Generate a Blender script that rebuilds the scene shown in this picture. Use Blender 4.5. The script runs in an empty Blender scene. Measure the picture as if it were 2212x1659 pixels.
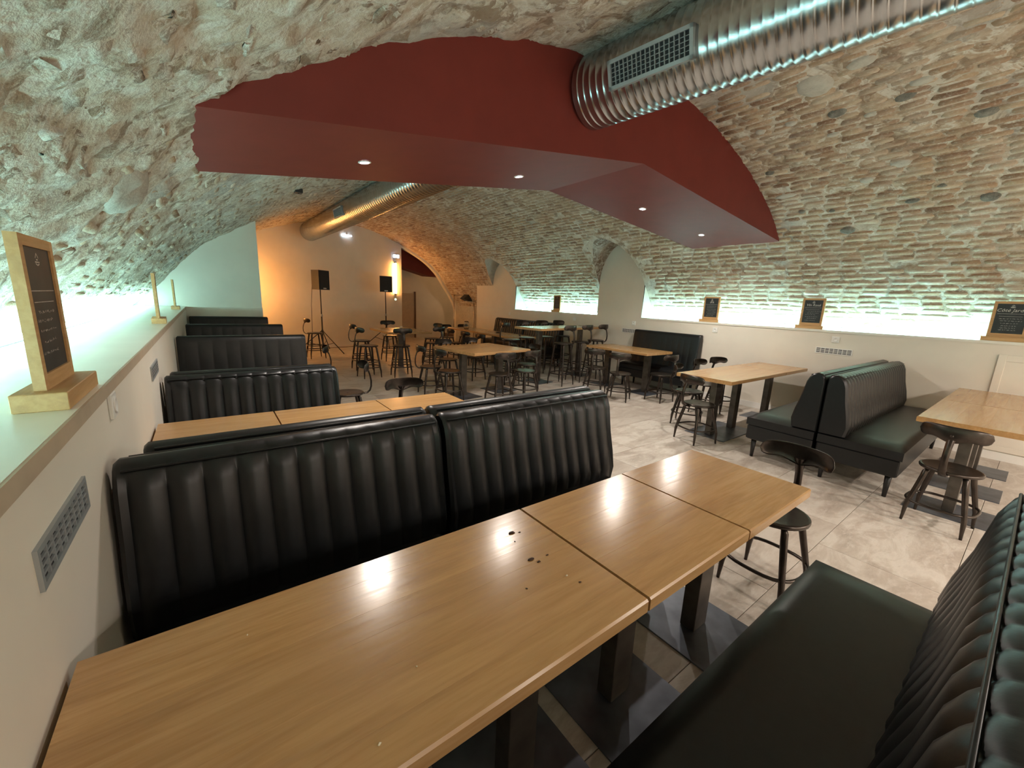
import bpy, math, random
from mathutils import Vector, Matrix, noise
random.seed(7)
S = bpy.context.scene
C = S.collection
PI = math.pi

# ------------------------------------------------------------------ camera
RIGHT = Vector((0.8000, -0.5985, 0.0416))
DOWN = Vector((-0.0875, -0.1851, -0.9788))
FWD = Vector((0.5936, 0.7794, -0.2005))
CAM = Vector((0, 0, 1.5))
cd = bpy.data.cameras.new('camera'); cam = bpy.data.objects.new('camera', cd); C.objects.link(cam)
cd.sensor_width = 36; cd.lens = 14.1017; cd.clip_start = 0.02
m = Matrix((RIGHT, -DOWN, -FWD)).transposed()
cam.matrix_world = Matrix.Translation(CAM) @ m.to_4x4()
S.camera = cam

# ------------------------------------------------------------------ world, exposure
w = bpy.data.worlds.new('world'); S.world = w; w.use_nodes = True
w.node_tree.nodes['Background'].inputs[0].default_value = (0.9, 0.8, 0.7, 1)
w.node_tree.nodes['Background'].inputs[1].default_value = 0.02
S.view_settings.view_transform = 'Standard'; S.view_settings.look = 'None'
S.view_settings.exposure = 0.62; S.view_settings.gamma = 1; S.view_settings.use_curve_mapping = False

try:
    S.cycles.max_bounces = 7; S.cycles.glossy_bounces = 3; S.cycles.caustics_reflective = False; S.cycles.caustics_refractive = False
except Exception: pass

LED_E = 41.0          # strength of the ledge LED strips
LED_C = (0.46, 0.97, 1.0)
SPOT_W = 63.0         # each recessed spot
SPOT_C = (1.0, 0.90, 0.80)
REAR_W = 170.0         # spots of the second beam, behind the camera
REAR_C = (1.0, 0.89, 0.78)
NEON_E = 48.0
NEON_C = (1.0, 0.44, 0.12)

# ------------------------------------------------------------------ helpers
class MB:
    def __init__(s): s.v = []; s.f = []; s.t = []
    def quad(s, a, b, c, d):
        n = len(s.v); s.v += [tuple(a), tuple(b), tuple(c), tuple(d)]; s.f.append((n, n+1, n+2, n+3)); return s
    def poly(s, pts):
        n = len(s.v); s.v += [tuple(p) for p in pts]; s.f.append(tuple(range(n, n+len(pts)))); return s
    def box(s, x0, x1, y0, y1, z0, z1, M=None):
        n = len(s.v)
        P = [(x, y, z) for z in (z0, z1) for (x, y) in ((x0, y0), (x1, y0), (x1, y1), (x0, y1))]
        if M: P = [tuple(M @ Vector(p)) for p in P]
        s.v += P
        for q in ((0,3,2,1),(4,5,6,7),(0,1,5,4),(1,2,6,5),(2,3,7,6),(3,0,4,7)): s.f.append(tuple(n+i for i in q))
        return s
    def cbox(s, x0, x1, y0, y1, z0, z1, c=0.01):
        """box with chamfered edges"""
        n = len(s.v); L = []
        for (z, i) in ((z0, c), (z0+c, 0), (z1-c, 0), (z1, c)):
            X0, X1, Y0, Y1 = x0+i, x1-i, y0+i, y1-i; k = c*0.7
            L.append([(X0+k,Y0,z),(X1-k,Y0,z),(X1,Y0+k,z),(X1,Y1-k,z),(X1-k,Y1,z),(X0+k,Y1,z),(X0,Y1-k,z),(X0,Y0+k,z)])
        for l in L: s.v += l
        for r in range(3):
            for i in range(8):
                a = n+r*8+i; b = n+r*8+(i+1) % 8; s.f.append((a, b, b+8, a+8))
        s.f.append(tuple(n+7-i for i in range(8))); s.f.append(tuple(n+24+i for i in range(8)))
        return s
    def grid(s, rows, closed=False):
        n = len(s.v); w_ = len(rows[0])
        for r in rows: s.v += [tuple(p) for p in r]
        for i in range(len(rows)-1):
            for j in range(w_ if closed else w_-1):
                a = n+i*w_+j; b = n+i*w_+(j+1) % w_; s.f.append((a, b, b+w_, a+w_))
        return s
    def tube(s, pts, rad, k=8, caps=True, flat=None):
        """round tube through pts; rad one number or one per point; flat=(sx,sy) squashes it"""
        pts = [Vector(p) for p in pts]
        if not hasattr(rad, '__len__'): rad = [rad]*len(pts)
        rows = []; up = None
        for i, p in enumerate(pts):
            t = (pts[min(i+1, len(pts)-1)] - pts[max(i-1, 0)]).normalized()
            if up is None: up = Vector((1,0,0)) if abs(t.x) < 0.7 else Vector((0,1,0))
            e1 = (up - t*up.dot(t)).normalized(); e2 = t.cross(e1); up = e1
            fx, fy = flat if flat else (1, 1)
            rows.append([p + (e1*math.cos(2*PI*j/k)*fx + e2*math.sin(2*PI*j/k)*fy)*rad[i] for j in range(k)])
        n = len(s.v); s.grid(rows, True)
        if caps:
            s.f.append(tuple(n+k-1-j for j in range(k))); e = n+(len(pts)-1)*k; s.f.append(tuple(e+j for j in range(k)))
        return s
    def lathe(s, prof, k=24, M=None, caps=True):
        rows = []
        for r, z in prof:
            rows.append([(r*math.cos(2*PI*j/k), r*math.sin(2*PI*j/k), z) for j in range(k)])
        if M: rows = [[M @ Vector(p) for p in r] for r in rows]
        n = len(s.v); s.grid(rows, True)
        if caps:
            s.f.append(tuple(n+k-1-j for j in range(k))); e = n+(len(rows)-1)*k; s.f.append(tuple(e+j for j in range(k)))
        return s
    def extrude(s, sec, x0, x1, axis='x'):
        """section polygon (a,b) pushed from x0 to x1 along the axis"""
        f = {'x': lambda t, a, b: (t, a, b), 'y': lambda t, a, b: (a, t, b), 'z': lambda t, a, b: (a, b, t)}[axis]
        n = len(s.v); k = len(sec)
        s.v += [f(x0, a, b) for a, b in sec] + [f(x1, a, b) for a, b in sec]
        for i in range(k):
            j = (i+1) % k; s.f.append((n+i, n+j, n+k+j, n+k+i))
        s.f.append(tuple(n+k-1-i for i in range(k))); s.f.append(tuple(n+k+i for i in range(k)))
        return s
    def mesh(s, name, mat, smooth=False):
        me = bpy.data.meshes.new(name); me.from_pydata(s.v, [], s.f)
        if s.t:
            at = me.attributes.new('tone', 'FLOAT', 'FACE'); at.data.foreach_set('value', s.t)
        if mat: me.materials.append(mat)
        if smooth: me.polygons.foreach_set('use_smooth', [True]*len(me.polygons))
        me.update(); return me
    def build(s, name, mat, parent=None, smooth=False, loc=None, fixn=True):
        me = s.mesh(name, mat, smooth)
        if fixn:
            import bmesh
            bm = bmesh.new(); bm.from_mesh(me); bmesh.ops.recalc_face_normals(bm, faces=bm.faces); bm.to_mesh(me); bm.free()
        return put(name, me, parent, loc)

def put(name, me, parent=None, loc=None, rz=None):
    o = bpy.data.objects.new(name, me); C.objects.link(o)
    if parent: o.parent = parent
    if loc: o.location = loc
    if rz is not None: o.rotation_euler.z = rz
    return o
def tag(o, label=None, cat=None, group=None, kind=None):
    if label: o['label'] = label
    if cat: o['category'] = cat
    if group: o['group'] = group
    if kind: o['kind'] = kind
    return o
def thing(name, label, cat, loc=(0,0,0), rz=0, group=None):
    o = bpy.data.objects.new(name, None); C.objects.link(o); o.empty_display_size = 0.1
    o.location = loc; o.rotation_euler.z = rz
    return tag(o, label, cat, group)
def copy_tree(root, parent=None):
    c = root.copy(); C.objects.link(c); c.parent = parent
    for ch in root.children: copy_tree(ch, c)
    return c
def struct(o, label=None): return tag(o, label, None, None, 'structure')
def autosmooth(o, ang=40):
    me = o.data
    me.polygons.foreach_set('use_smooth', [True]*len(me.polygons))
    me.set_sharp_from_angle(angle=math.radians(ang)); return o

# ------------------------------------------------------------------ materials
class NT:
    def __init__(s, name):
        s.m = bpy.data.materials.new(name); s.m.use_nodes = True; s.t = s.m.node_tree; s.b = s.t.nodes['Principled BSDF']
    def n(s, typ, **kw):
        x = s.t.nodes.new(typ)
        for k, v in kw.items():
            if k.startswith('i_'): x.inputs[k[2:].replace('_', ' ')].default_value = v
            else: setattr(x, k, v)
        return x
    def l(s, a, b): s.t.links.new(a, b)
    def ramp(s, fac, stops):
        r = s.n('ShaderNodeValToRGB'); cr = r.color_ramp
        while len(cr.elements) < len(stops): cr.elements.new(0.5)
        for e, (p, c) in zip(cr.elements, stops):
            e.position = p; e.color = (*c, 1) if len(c) == 3 else c
        s.l(fac, r.inputs[0]); return r.outputs[0]
    def coord(s, which='Object', scale=(1,1,1)):
        t = s.n('ShaderNodeTexCoord'); mp = s.n('ShaderNodeMapping'); mp.inputs['Scale'].default_value = scale
        s.l(t.outputs[which], mp.inputs[0]); return mp.outputs[0]
    def noise(s, co, scale=5, detail=4, rough=0.55, dist=0):
        x = s.n('ShaderNodeTexNoise'); x.inputs['Scale'].default_value = scale; x.inputs['Detail'].default_value = detail
        x.inputs['Roughness'].default_value = rough; x.inputs['Distortion'].default_value = dist
        s.l(co, x.inputs['Vector']); return x.outputs[0]
    def mix(s, fac, a, b):
        x = s.n('ShaderNodeMix', data_type='RGBA')
        for sock, v in ((x.inputs[0], fac), (x.inputs[6], a), (x.inputs[7], b)):
            if hasattr(v, 'links') or hasattr(v, 'is_linked'): s.l(v, sock)
            else: sock.default_value = v if not isinstance(v, tuple) else ((*v, 1) if len(v) == 3 else v)
        return x.outputs[2]
    def bump(s, h, strength=0.3, dist=0.01):
        x = s.n('ShaderNodeBump'); x.inputs['Strength'].default_value = strength; x.inputs['Distance'].default_value = dist
        s.l(h, x.inputs['Height']); s.l(x.outputs[0], s.b.inputs['Normal'])
    def base(s, c, rough=0.5, metal=0.0, spec=0.5):
        if isinstance(c, tuple): s.b.inputs['Base Color'].default_value = (*c, 1)
        else: s.l(c, s.b.inputs['Base Color'])
        if isinstance(rough, float): s.b.inputs['Roughness'].default_value = rough
        else: s.l(rough, s.b.inputs['Roughness'])
        s.b.inputs['Metallic'].default_value = metal; s.b.inputs['Specular IOR Level'].default_value = spec
        return s

def plain(name, c, rough=0.5, metal=0.0, spec=0.5, var=0.12, scale=12, bump=0.0):
    t = NT(name); co = t.coord()
    nz = t.noise(co, scale, 3)
    col = t.ramp(nz, [(0.3, tuple(x*(1-var) for x in c)), (0.7, tuple(min(1, x*(1+var)) for x in c))])
    t.base(col, rough, metal, spec)
    if bump: t.bump(t.noise(co, scale*8, 3), bump, 0.002)
    return t.m
def emit(name, c, e):
    t = NT(name); t.base(tuple(c), 0.4)
    t.b.inputs['Emission Color'].default_value = (*c, 1); t.b.inputs['Emission Strength'].default_value = e
    return t.m

M = {}
M['cream'] = plain('cream_paint', (0.78, 0.72, 0.625), 0.55, spec=0.3, var=0.03, scale=3, bump=0.05)
M['ledge'] = plain('pale_ledge_board', (0.80, 0.77, 0.68), 0.28, var=0.04, scale=4)
M['ledge_edge'] = plain('ledge_edge', (0.52, 0.42, 0.31), 0.45, var=0.06)
M['white'] = plain('white_plastic', (0.82, 0.80, 0.76), 0.35, var=0.02)
M['vinyl'] = plain('black_vinyl', (0.0075, 0.0085, 0.0095), 0.36, spec=0.45, var=0.2, scale=30, bump=0.06)
M['black_wood'] = plain('black_leg', (0.012, 0.012, 0.012), 0.4, var=0.1)
M['stool'] = plain('gunmetal', (0.062, 0.051, 0.044), 0.30, 0.85, var=0.25, scale=18)
M['steel'] = plain('raw_steel', (0.12, 0.105, 0.09), 0.42, 0.7, var=0.3, scale=9)
M['plate'] = plain('blued_steel_plate', (0.13, 0.145, 0.17), 0.40, 0.65, var=0.35, scale=6)
M['red'] = plain('oxblood_paint', (0.175, 0.026, 0.019), 0.58, spec=0.3, var=0.06, scale=5, bump=0.04)
M['duct'] = plain('galvanised_steel', (0.50, 0.53, 0.54), 0.24, 1.0, var=0.10, scale=7)
M['grey_metal'] = plain('grey_metal', (0.36, 0.39, 0.40), 0.4, 0.3, var=0.08)
M['dark'] = plain('dark_void', (0.012, 0.012, 0.014), 0.7, var=0.1)
M['black_plastic'] = plain('black_plastic', (0.02, 0.02, 0.022), 0.45, var=0.1, bump=0.05)
M['slate'] = plain('chalkboard', (0.022, 0.026, 0.027), 0.5, var=0.35, scale=14)
M['chalk'] = plain('chalk', (0.62, 0.60, 0.56), 0.9, var=0.25, scale=40)
M['chrome'] = plain('chrome_pole', (0.55, 0.5, 0.45), 0.2, 1.0, var=0.05)
M['brown'] = plain('brown_conduit', (0.16, 0.085, 0.05), 0.5, var=0.15)
M['crumb'] = plain('crumb', (0.045, 0.022, 0.012), 0.8, var=0.4, scale=80)
M['crumb_pale'] = plain('crumb_pale', (0.75, 0.68, 0.5), 0.7, var=0.2, scale=80)
M['led'] = emit('led_strip', LED_C, LED_E)
M['spot'] = emit('spot_lens', (0.95, 0.93, 1.0), 170.0)
M['neon'] = emit('neon_tube', NEON_C, NEON_E)
M['cool'] = emit('emergency_lens', (0.65, 0.8, 1.0), 4.0)
M['tiny'] = emit('dial_glow', (0.6, 0.9, 0.6), 1.5)
t = NT('clear_glass'); t.base((0.95, 0.95, 0.93), 0.05); t.b.inputs['Transmission Weight'].default_value = 1.0; M['glass'] = t.m

# oak: grain along local X of each plank, tint by plank
def oak(name, tint=1.0, rough=0.20):
    t = NT(name)
    oi = t.n('ShaderNodeObjectInfo')
    tc = t.n('ShaderNodeTexCoord'); mp = t.n('ShaderNodeMapping'); mp.inputs['Scale'].default_value = (0.9, 11, 11)
    add = t.n('ShaderNodeVectorMath', operation='ADD'); mul = t.n('ShaderNodeVectorMath', operation='SCALE'); mul.inputs['Scale'].default_value = 37.0
    cx = t.n('ShaderNodeCombineXYZ'); t.l(oi.outputs['Random'], cx.inputs[0]); t.l(oi.outputs['Random'], cx.inputs[1])
    t.l(cx.outputs[0], mul.inputs[0]); t.l(tc.outputs['Object'], mp.inputs[0]); t.l(mp.outputs[0], add.inputs[0]); t.l(mul.outputs[0], add.inputs[1])
    co = add.outputs[0]
    g1 = t.noise(co, 1.6, 6, 0.6, 0.8); g2 = t.noise(co, 7, 4, 0.6, 0.3)
    c1 = t.ramp(g1, [(0.3, (0.40*tint, 0.215*tint, 0.085*tint)), (0.5, (0.53*tint, 0.30*tint, 0.115*tint)), (0.7, (0.62*tint, 0.375*tint, 0.165*tint))])
    c2 = t.mix(0.22, c1, t.ramp(g2, [(0.35, (0.30*tint, 0.16*tint, 0.06*tint)), (0.65, (0.70*tint, 0.47*tint, 0.25*tint))]))
    c3 = t.mix(t.ramp(oi.outputs['Random'], [(0, (0, 0, 0)), (1, (0.45, 0.45, 0.45))]), c2, (0.40*tint, 0.23*tint, 0.10*tint))
    t.base(c3, t.ramp(g2, [(0.3, (rough+0.06,)*3), (0.7, (rough-0.03,)*3)]), spec=0.5)
    t.bump(g2, 0.015, 0.001)
    return t.m
M['oak'] = oak('oiled_oak', 0.95)
M['pine'] = oak('pale_pine', 1.12, 0.5)

# rough vault: lime mortar and plaster over masonry
def masonry(name, stops, wash, washc, bump, sc=1.0, tone=False, tan=False, veins=0.0):
    t = NT(name); co = t.coord()
    big = t.noise(co, 1.3*sc, 4, 0.6, 0.4); mid = t.noise(co, 7*sc, 5, 0.65, 0.3); fine = t.noise(co, 34*sc, 4, 0.6)
    if tone:
        a = t.n('ShaderNodeAttribute', attribute_name='tone'); src = a.outputs['Fac']
        mm = t.n('ShaderNodeMath', operation='MULTIPLY_ADD'); t.l(mid, mm.inputs[0]); mm.inputs[1].default_value = 0.7; mm.inputs[2].default_value = -0.35
        ad = t.n('ShaderNodeMath', operation='ADD'); t.l(src, ad.inputs[0]); t.l(mm.outputs[0], ad.inputs[1]); src = ad.outputs[0]
    else: src = mid
    col = t.ramp(src, stops)
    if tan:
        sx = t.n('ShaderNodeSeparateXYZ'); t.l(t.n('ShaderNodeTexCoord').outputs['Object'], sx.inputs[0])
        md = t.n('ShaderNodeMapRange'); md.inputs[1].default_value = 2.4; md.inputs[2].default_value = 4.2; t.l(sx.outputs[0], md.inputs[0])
        lw = t.n('ShaderNodeMapRange'); lw.inputs[1].default_value = 5.7; lw.inputs[2].default_value = 6.9; lw.inputs[3].default_value = 0.75; lw.inputs[4].default_value = 0.15; t.l(sx.outputs[0], lw.inputs[0])  # mortar limewashed towards the right ledge, paler still to paint in brightness
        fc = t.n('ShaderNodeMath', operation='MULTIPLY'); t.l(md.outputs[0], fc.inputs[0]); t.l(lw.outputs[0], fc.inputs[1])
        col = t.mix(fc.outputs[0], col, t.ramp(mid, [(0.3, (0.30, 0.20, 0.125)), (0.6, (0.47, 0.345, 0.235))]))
    col = t.mix(t.ramp(big, [(0.46, (0, 0, 0)), (0.64, (wash,)*3)]), col, washc)
    col = t.mix(t.ramp(fine, [(0.52, (0, 0, 0)), (0.72, (0.5,)*3)]), col, washc)
    if veins:
        r1 = t.noise(co, 3.2*sc, 5, 0.6, 1.2)
        col = t.mix(t.ramp(r1, [(0.455, (0, 0, 0)), (0.49, (0.75,)*3), (0.51, (0.75,)*3), (0.545, (0, 0, 0))]), col, (0.70, 0.67, 0.60))
        r2 = t.noise(co, 4.6*sc, 6, 0.7, 0.6)
        col = t.mix(t.ramp(r2, [(0.53, (0, 0, 0)), (0.60, (veins,)*3)]), col, (0.23, 0.155, 0.10))
        r3 = t.noise(co, 0.9*sc, 5, 0.6, 0.3)
        col = t.mix(t.ramp(r3, [(0.58, (0, 0, 0)), (0.64, (0.6,)*3)]), col, (0.42, 0.41, 0.38))
    t.base(col, 0.85, spec=0.2)
    hm = t.n('ShaderNodeMath', operation='MULTIPLY_ADD'); t.l(fine, hm.inputs[0]); hm.inputs[1].default_value = 0.45; t.l(mid, hm.inputs[2])
    t.bump(hm.outputs[0], bump, 0.03)
    return t.m
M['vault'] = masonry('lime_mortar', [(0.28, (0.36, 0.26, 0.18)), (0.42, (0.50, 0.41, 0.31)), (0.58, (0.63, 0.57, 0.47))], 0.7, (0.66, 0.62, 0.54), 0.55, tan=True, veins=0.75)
M['brick'] = masonry('old_brick', [(0.0, (0.23, 0.135, 0.088)), (0.3, (0.37, 0.245, 0.16)), (0.55, (0.46, 0.335, 0.225)), (0.8, (0.56, 0.455, 0.335)), (1.0, (0.68, 0.62, 0.52))], 0.35, (0.66, 0.61, 0.52), 0.4, 1.5, True)
M['rubble'] = masonry('rubble_stone', [(0.02, (0.22, 0.15, 0.105)), (0.3, (0.40, 0.30, 0.21)), (0.55, (0.53, 0.46, 0.36)), (1.0, (0.66, 0.62, 0.54))], 0.6, (0.65, 0.61, 0.53), 0.5, 1.8, True, veins=0.35)
M['cement'] = masonry('grey_cement', [(0.3, (0.13, 0.125, 0.11)), (0.5, (0.2, 0.195, 0.17)), (0.7, (0.3, 0.29, 0.25))], 0.2, (0.4, 0.38, 0.33), 0.5, 3)
M['plaster'] = masonry('grey_plaster', [(0.3, (0.42, 0.39, 0.33)), (0.5, (0.5, 0.47, 0.41)), (0.7, (0.56, 0.53, 0.46))], 0.5, (0.58, 0.55, 0.48), 0.25, 2)

# floor tile: worn beige-grey stone print
t = NT('worn_stone_tile'); oi = t.n('ShaderNodeObjectInfo'); tc = t.n('ShaderNodeTexCoord')
cx = t.n('ShaderNodeCombineXYZ'); t.l(oi.outputs['Random'], cx.inputs[0]); t.l(oi.outputs['Random'], cx.inputs[1])
mul = t.n('ShaderNodeVectorMath', operation='SCALE'); mul.inputs['Scale'].default_value = 53.0; t.l(cx.outputs[0], mul.inputs[0])
add = t.n('ShaderNodeVectorMath', operation='ADD'); t.l(tc.outputs['Object'], add.inputs[0]); t.l(mul.outputs[0], add.inputs[1])
mp = t.n('ShaderNodeMapping'); mp.inputs['Scale'].default_value = (1.0, 2.4, 1.0); t.l(add.outputs[0], mp.inputs[0])
n1 = t.noise(mp.outputs[0], 2.4, 6, 0.65, 0.7); n2 = t.noise(mp.outputs[0], 11, 5, 0.7, 0.2)
c = t.ramp(n1, [(0.3, (0.36, 0.30, 0.25)), (0.48, (0.50, 0.44, 0.375)), (0.58, (0.62, 0.57, 0.50)), (0.7, (0.55, 0.50, 0.44))])
c = t.mix(t.ramp(n2, [(0.5, (0, 0, 0)), (0.7, (0.6,)*3)]), c, (0.68, 0.64, 0.58))
c = t.mix(t.ramp(oi.outputs['Random'], [(0.1, (0, 0, 0)), (1, (0.42,)*3)]), c, (0.38, 0.32, 0.27))
t.base(c, t.ramp(n2, [(0.3, (0.36,)*3), (0.7, (0.55,)*3)]), spec=0.4); t.bump(n2, 0.12, 0.004); M['tile'] = t.m
M['grout'] = plain('grout', (0.17, 0.15, 0.13), 0.9, var=0.1)

# ------------------------------------------------------------------ the vault: profile and surface
CTRL = [(-0.94,1.19),(-0.62,1.62),(-0.27,2.02),(0.0,2.285),(0.38,2.555),(0.84,2.83),(1.25,3.03),(1.58,3.14),(2.5,3.365),(3.25,3.45),
        (4.0,3.46),(5.06,3.22),(5.95,2.86),(6.53,2.44),(6.9,1.95),(7.15,1.60),(7.33,1.29)]
def _cr(P, n=24):
    out = []; Q = [P[0]] + P + [P[-1]]
    for i in range(1, len(Q)-2):
        p0, p1, p2, p3 = (Vector(q) for q in Q[i-1:i+3])
        for k in range(n):
            u = k/n
            out.append(0.5*((2*p1)+(p2-p0)*u+(2*p0-5*p1+4*p2-p3)*u*u+(3*p1-p0-3*p2+p3)*u**3))
    out.append(Vector(P[-1])); return out
_pl = _cr(CTRL)
_cum = [0.0]
for i in range(1, len(_pl)): _cum.append(_cum[-1] + (_pl[i]-_pl[i-1]).length)
AL = _cum[-1]
import bisect
def prof(a):
    a = max(0.0, min(AL, a)); i = min(max(bisect.bisect_right(_cum, a)-1, 0), len(_pl)-2)
    u = (a-_cum[i])/max(1e-9, _cum[i+1]-_cum[i]); return _pl[i].lerp(_pl[i+1], u)
def pnorm(a):
    d = prof(a+0.06) - prof(a-0.06); return Vector((d.y, -d.x)).normalized()      # points into the room
def a_at_x(x):
    for i in range(1, len(_pl)):
        if _pl[i].x >= x:
            u = (x-_pl[i-1].x)/(_pl[i].x-_pl[i-1].x); return _cum[i-1]+u*(_cum[i]-_cum[i-1])
    return AL
def a_right_z(z):                                                                  # right haunch: arc length at height z
    for i in range(len(_pl)-1, 0, -1):
        if _pl[i-1].y >= z and _pl[i-1].x > 3.4:
            u = (z-_pl[i].y)/(_pl[i-1].y-_pl[i].y); return _cum[i]+u*(_cum[i-1]-_cum[i])
    return AL
def vz(x): return prof(a_at_x(x)).y
def disp(a, y):
    f = a/AL
    k = 1.0 if f < 0.40 else (0.35 if f > 0.58 else 1.0-(f-0.40)/0.18*0.65)
    if y > 4: k *= 0.75
    v = Vector((a*1.0, y*1.0, 0.3))
    d = noise.noise(v*1.1)*0.034 + noise.noise(v*4.3)*0.022 + noise.noise(v*9.0)*0.014 - abs(noise.noise(v*6.0+Vector((3, 7, 1))))*0.020 + noise.noise(v*21.0)*0.006
    edge = min(1.0, max(0.0, (AL-a)/0.4))*min(1.0, a/0.3)
    return d*k*edge
def surf(a, y, off=0.0):
    p = prof(a); n = pnorm(a); d = disp(a, y)+off
    sag = 0.0
    if y > 2.5 and p.x < 2.0: sag = -0.10*min(1, (y-2.5)/6)*max(0, min(1, (2.0-p.x)/1.2))*min(1, a/0.5)
    return Vector((p.x+n.x*d, y, p.y+n.y*d+sag))

Y0, Y1 = -4.2, 13.2
XW = 6.9; ZR = 1.30; ZS = 1.95
LUN = [(-1.25, 0.0, 2.74), (4.92, 6.07, 2.76), (9.07, 10.2, 2.64)]       # openings in the right haunch: y0, y1, crown
def ztop(l, y):
    u = (y-(l[0]+l[1])/2)/((l[1]-l[0])/2); return ZS+(l[2]-ZS)*math.sqrt(max(0, 1-u*u))
def lun_at(y):
    for l in LUN:
        if l[0] <= y <= l[1]: return l
    return None
def frange(a, b, st):
    n = max(1, int(round((b-a)/st))); return [a+(b-a)*i/n for i in range(n+1)]

mb = MB(); NA = 250
segs = []; y = Y0
for l in LUN: segs.append((y, l[0], None)); segs.append((l[0], l[1], l)); y = l[1]
segs.append((y, 11.08, 'low')); segs.append((11.08, Y1, None))
for (ya, yb, l) in segs:
    rows = []
    ys = frange(ya, yb, 0.05)
    if isinstance(l, tuple): ys = [ (l[0]+l[1])/2 - (l[1]-l[0])/2*math.cos(PI*i/26) for i in range(27)]
    for yy in ys:
        ae = AL if l is None else (a_right_z(ZS) if l == 'low' else a_right_z(ztop(l, yy)))
        rows.append([surf(ae*j/NA, yy) for j in range(NA+1)])
    mb.grid(rows)
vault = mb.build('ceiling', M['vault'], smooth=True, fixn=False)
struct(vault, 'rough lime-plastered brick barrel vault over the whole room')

# lunette reveals (part of the vault)
for l in LUN:
    mb = MB(); ys = [(l[0]+l[1])/2 - (l[1]-l[0])/2*math.cos(PI*i/26) for i in range(27)]
    rows = []
    for k in range(9):
        row = []
        for yy in ys:
            z = ztop(l, yy); x0 = prof(a_right_z(z)).x; x = x0+(XW-x0)*k/8
            j = 0 if k in (0,) else noise.noise(Vector((x*5, yy*5, z*5)))*0.02
            row.append((x, yy, z+j))
        rows.append(row)
    mb.grid(rows)
    mb.build('lunette_reveal', M['rubble' if l[0] < 9 else 'plaster'], vault, True, fixn=False)

# ------------------------------------------------------------------ bricks and stones of the vault
def piece(mb, a0, a1, y0, y1, h, tone, rng, rag=0.012, inset=0.016):
    """one rounded irregular masonry unit lying on the vault between the arc and y limits"""
    ca, cy = (a0+a1)/2, (y0+y1)/2; da, dy = (a1-a0)/2, (y1-y0)/2
    k = min(da, dy)*0.55
    ring = [(-da, -dy+k), (-da+k, -dy), (da-k, -dy), (da, -dy+k), (da, dy-k), (da-k, dy), (-da+k, dy), (-da, dy-k)]
    ring = [(p+rng.uniform(-rag, rag)*0.8, q+rng.uniform(-rag, rag)) for p, q in ring]
    n = len(mb.v)
    lo = -0.012 if inset < 0.015 else -0.004
    for (p, q) in ring: mb.v.append(tuple(surf(ca+p, cy+q, lo)))
    for (p, q) in ring:
        s = 1-inset/max(da, 0.02); s2 = 1-inset/max(dy, 0.02)
        mb.v.append(tuple(surf(ca+p*max(0.35, s), cy+q*max(0.35, s2), h+rng.uniform(-0.003, 0.003))))
    for i in range(8):
        j = (i+1) % 8; mb.f.append((n+i, n+8+i, n+8+j, n+j)); mb.t.append(tone)
    mb.f.append(tuple(n+15-i for i in range(8))); mb.t.append(tone)

def seen_size(p, n, s):
    d = p-CAM; z = d.dot(FWD)
    if z < 0.3: return 0
    u = 1106+866.5*d.dot(RIGHT)/z; v = 829.5+866.5*d.dot(DOWN)/z
    if not (0 < u < 2212 and 0 < v < 1659): return 0
    if p.y > 2.45 and (p.x < 5.2 and p.y < 5.5): return 0          # behind the red beam
    return s*abs(n.dot(d.normalized()))/d.length_squared
rng = random.Random(11)
units = []                                                       # (size seen, kind, args)
aR0 = a_at_x(3.05); aLr = a_at_x(2.9)
COURSE = 0.080
# right haunch and crown: courses along Y
a = aR0
while a < AL-0.06:
    y = Y0+0.05+rng.uniform(0, 0.2)
    while y < 13.0:
        ln = rng.uniform(0.17, 0.27); y1 = y+ln
        z = prof(a).y; l = lun_at((y+y1)/2); ok = True
        for q in LUN:
            if y1 > q[0]-0.01 and y < q[1]+0.01:
                zt = max(ztop(q, min(max(y, q[0]), q[1])), ztop(q, min(max(y1, q[0]), q[1])), ztop(q, min(max((y+y1)/2, q[0]), q[1])))
                if prof(a+COURSE).y < zt+0.01: ok = False
        if 10.15 < y1 and y < 11.1 and z < ZS+0.08: ok = False
        if ok and rng.random() < 0.93:
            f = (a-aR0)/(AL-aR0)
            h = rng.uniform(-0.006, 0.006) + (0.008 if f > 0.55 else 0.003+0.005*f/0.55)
            tn = min(1, max(0, rng.gauss(0.40+0.34*max(0, f-0.55)/0.45, 0.17)))  # lower bricks limewashed; extra whiteness paints in brightness above the LED strip
            units.append(('brick', (a+0.006+rng.uniform(-.003,.003), a+COURSE-0.006+rng.uniform(-.004,.004), y+0.006, y1-0.006, h, tn)))
        y = y1
    a += COURSE
# left haunch: brick beyond y = 2.6, rubble nearer
a = 0.10
while a < aLr:
    y = 2.6+rng.uniform(0, 0.25)
    while y < 12.8:
        ln = rng.uniform(0.15, 0.26); y1 = y+ln
        if rng.random() < 0.85 and not (y > 8.9 and a < a_at_x(0.85)):
            units.append(('brick', (a+0.007, a+COURSE-0.007, y+0.007, y1-0.007, rng.uniform(-0.008, 0.004), min(1, max(0, rng.gauss(0.62, 0.20))))))
        y = y1
    a += COURSE
a = 0.12
while a < aR0-0.1:
    hgt = rng.uniform(0.06, 0.13)
    y = Y0+0.1+rng.uniform(0, 0.2)
    while y < 2.6:
        ln = rng.uniform(0.06, 0.20); y1 = y+ln
        if rng.random() < 0.93:
            j = rng.uniform(-0.03, 0.03)
            units.append(('stone', (a+0.004+j, a+hgt-0.004+j, y+0.004, y1-0.004, rng.uniform(-0.010, 0.009), min(1, max(0, rng.gauss(0.36, 0.24))))))
        y = y1
    a += hgt
scored = []
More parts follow.
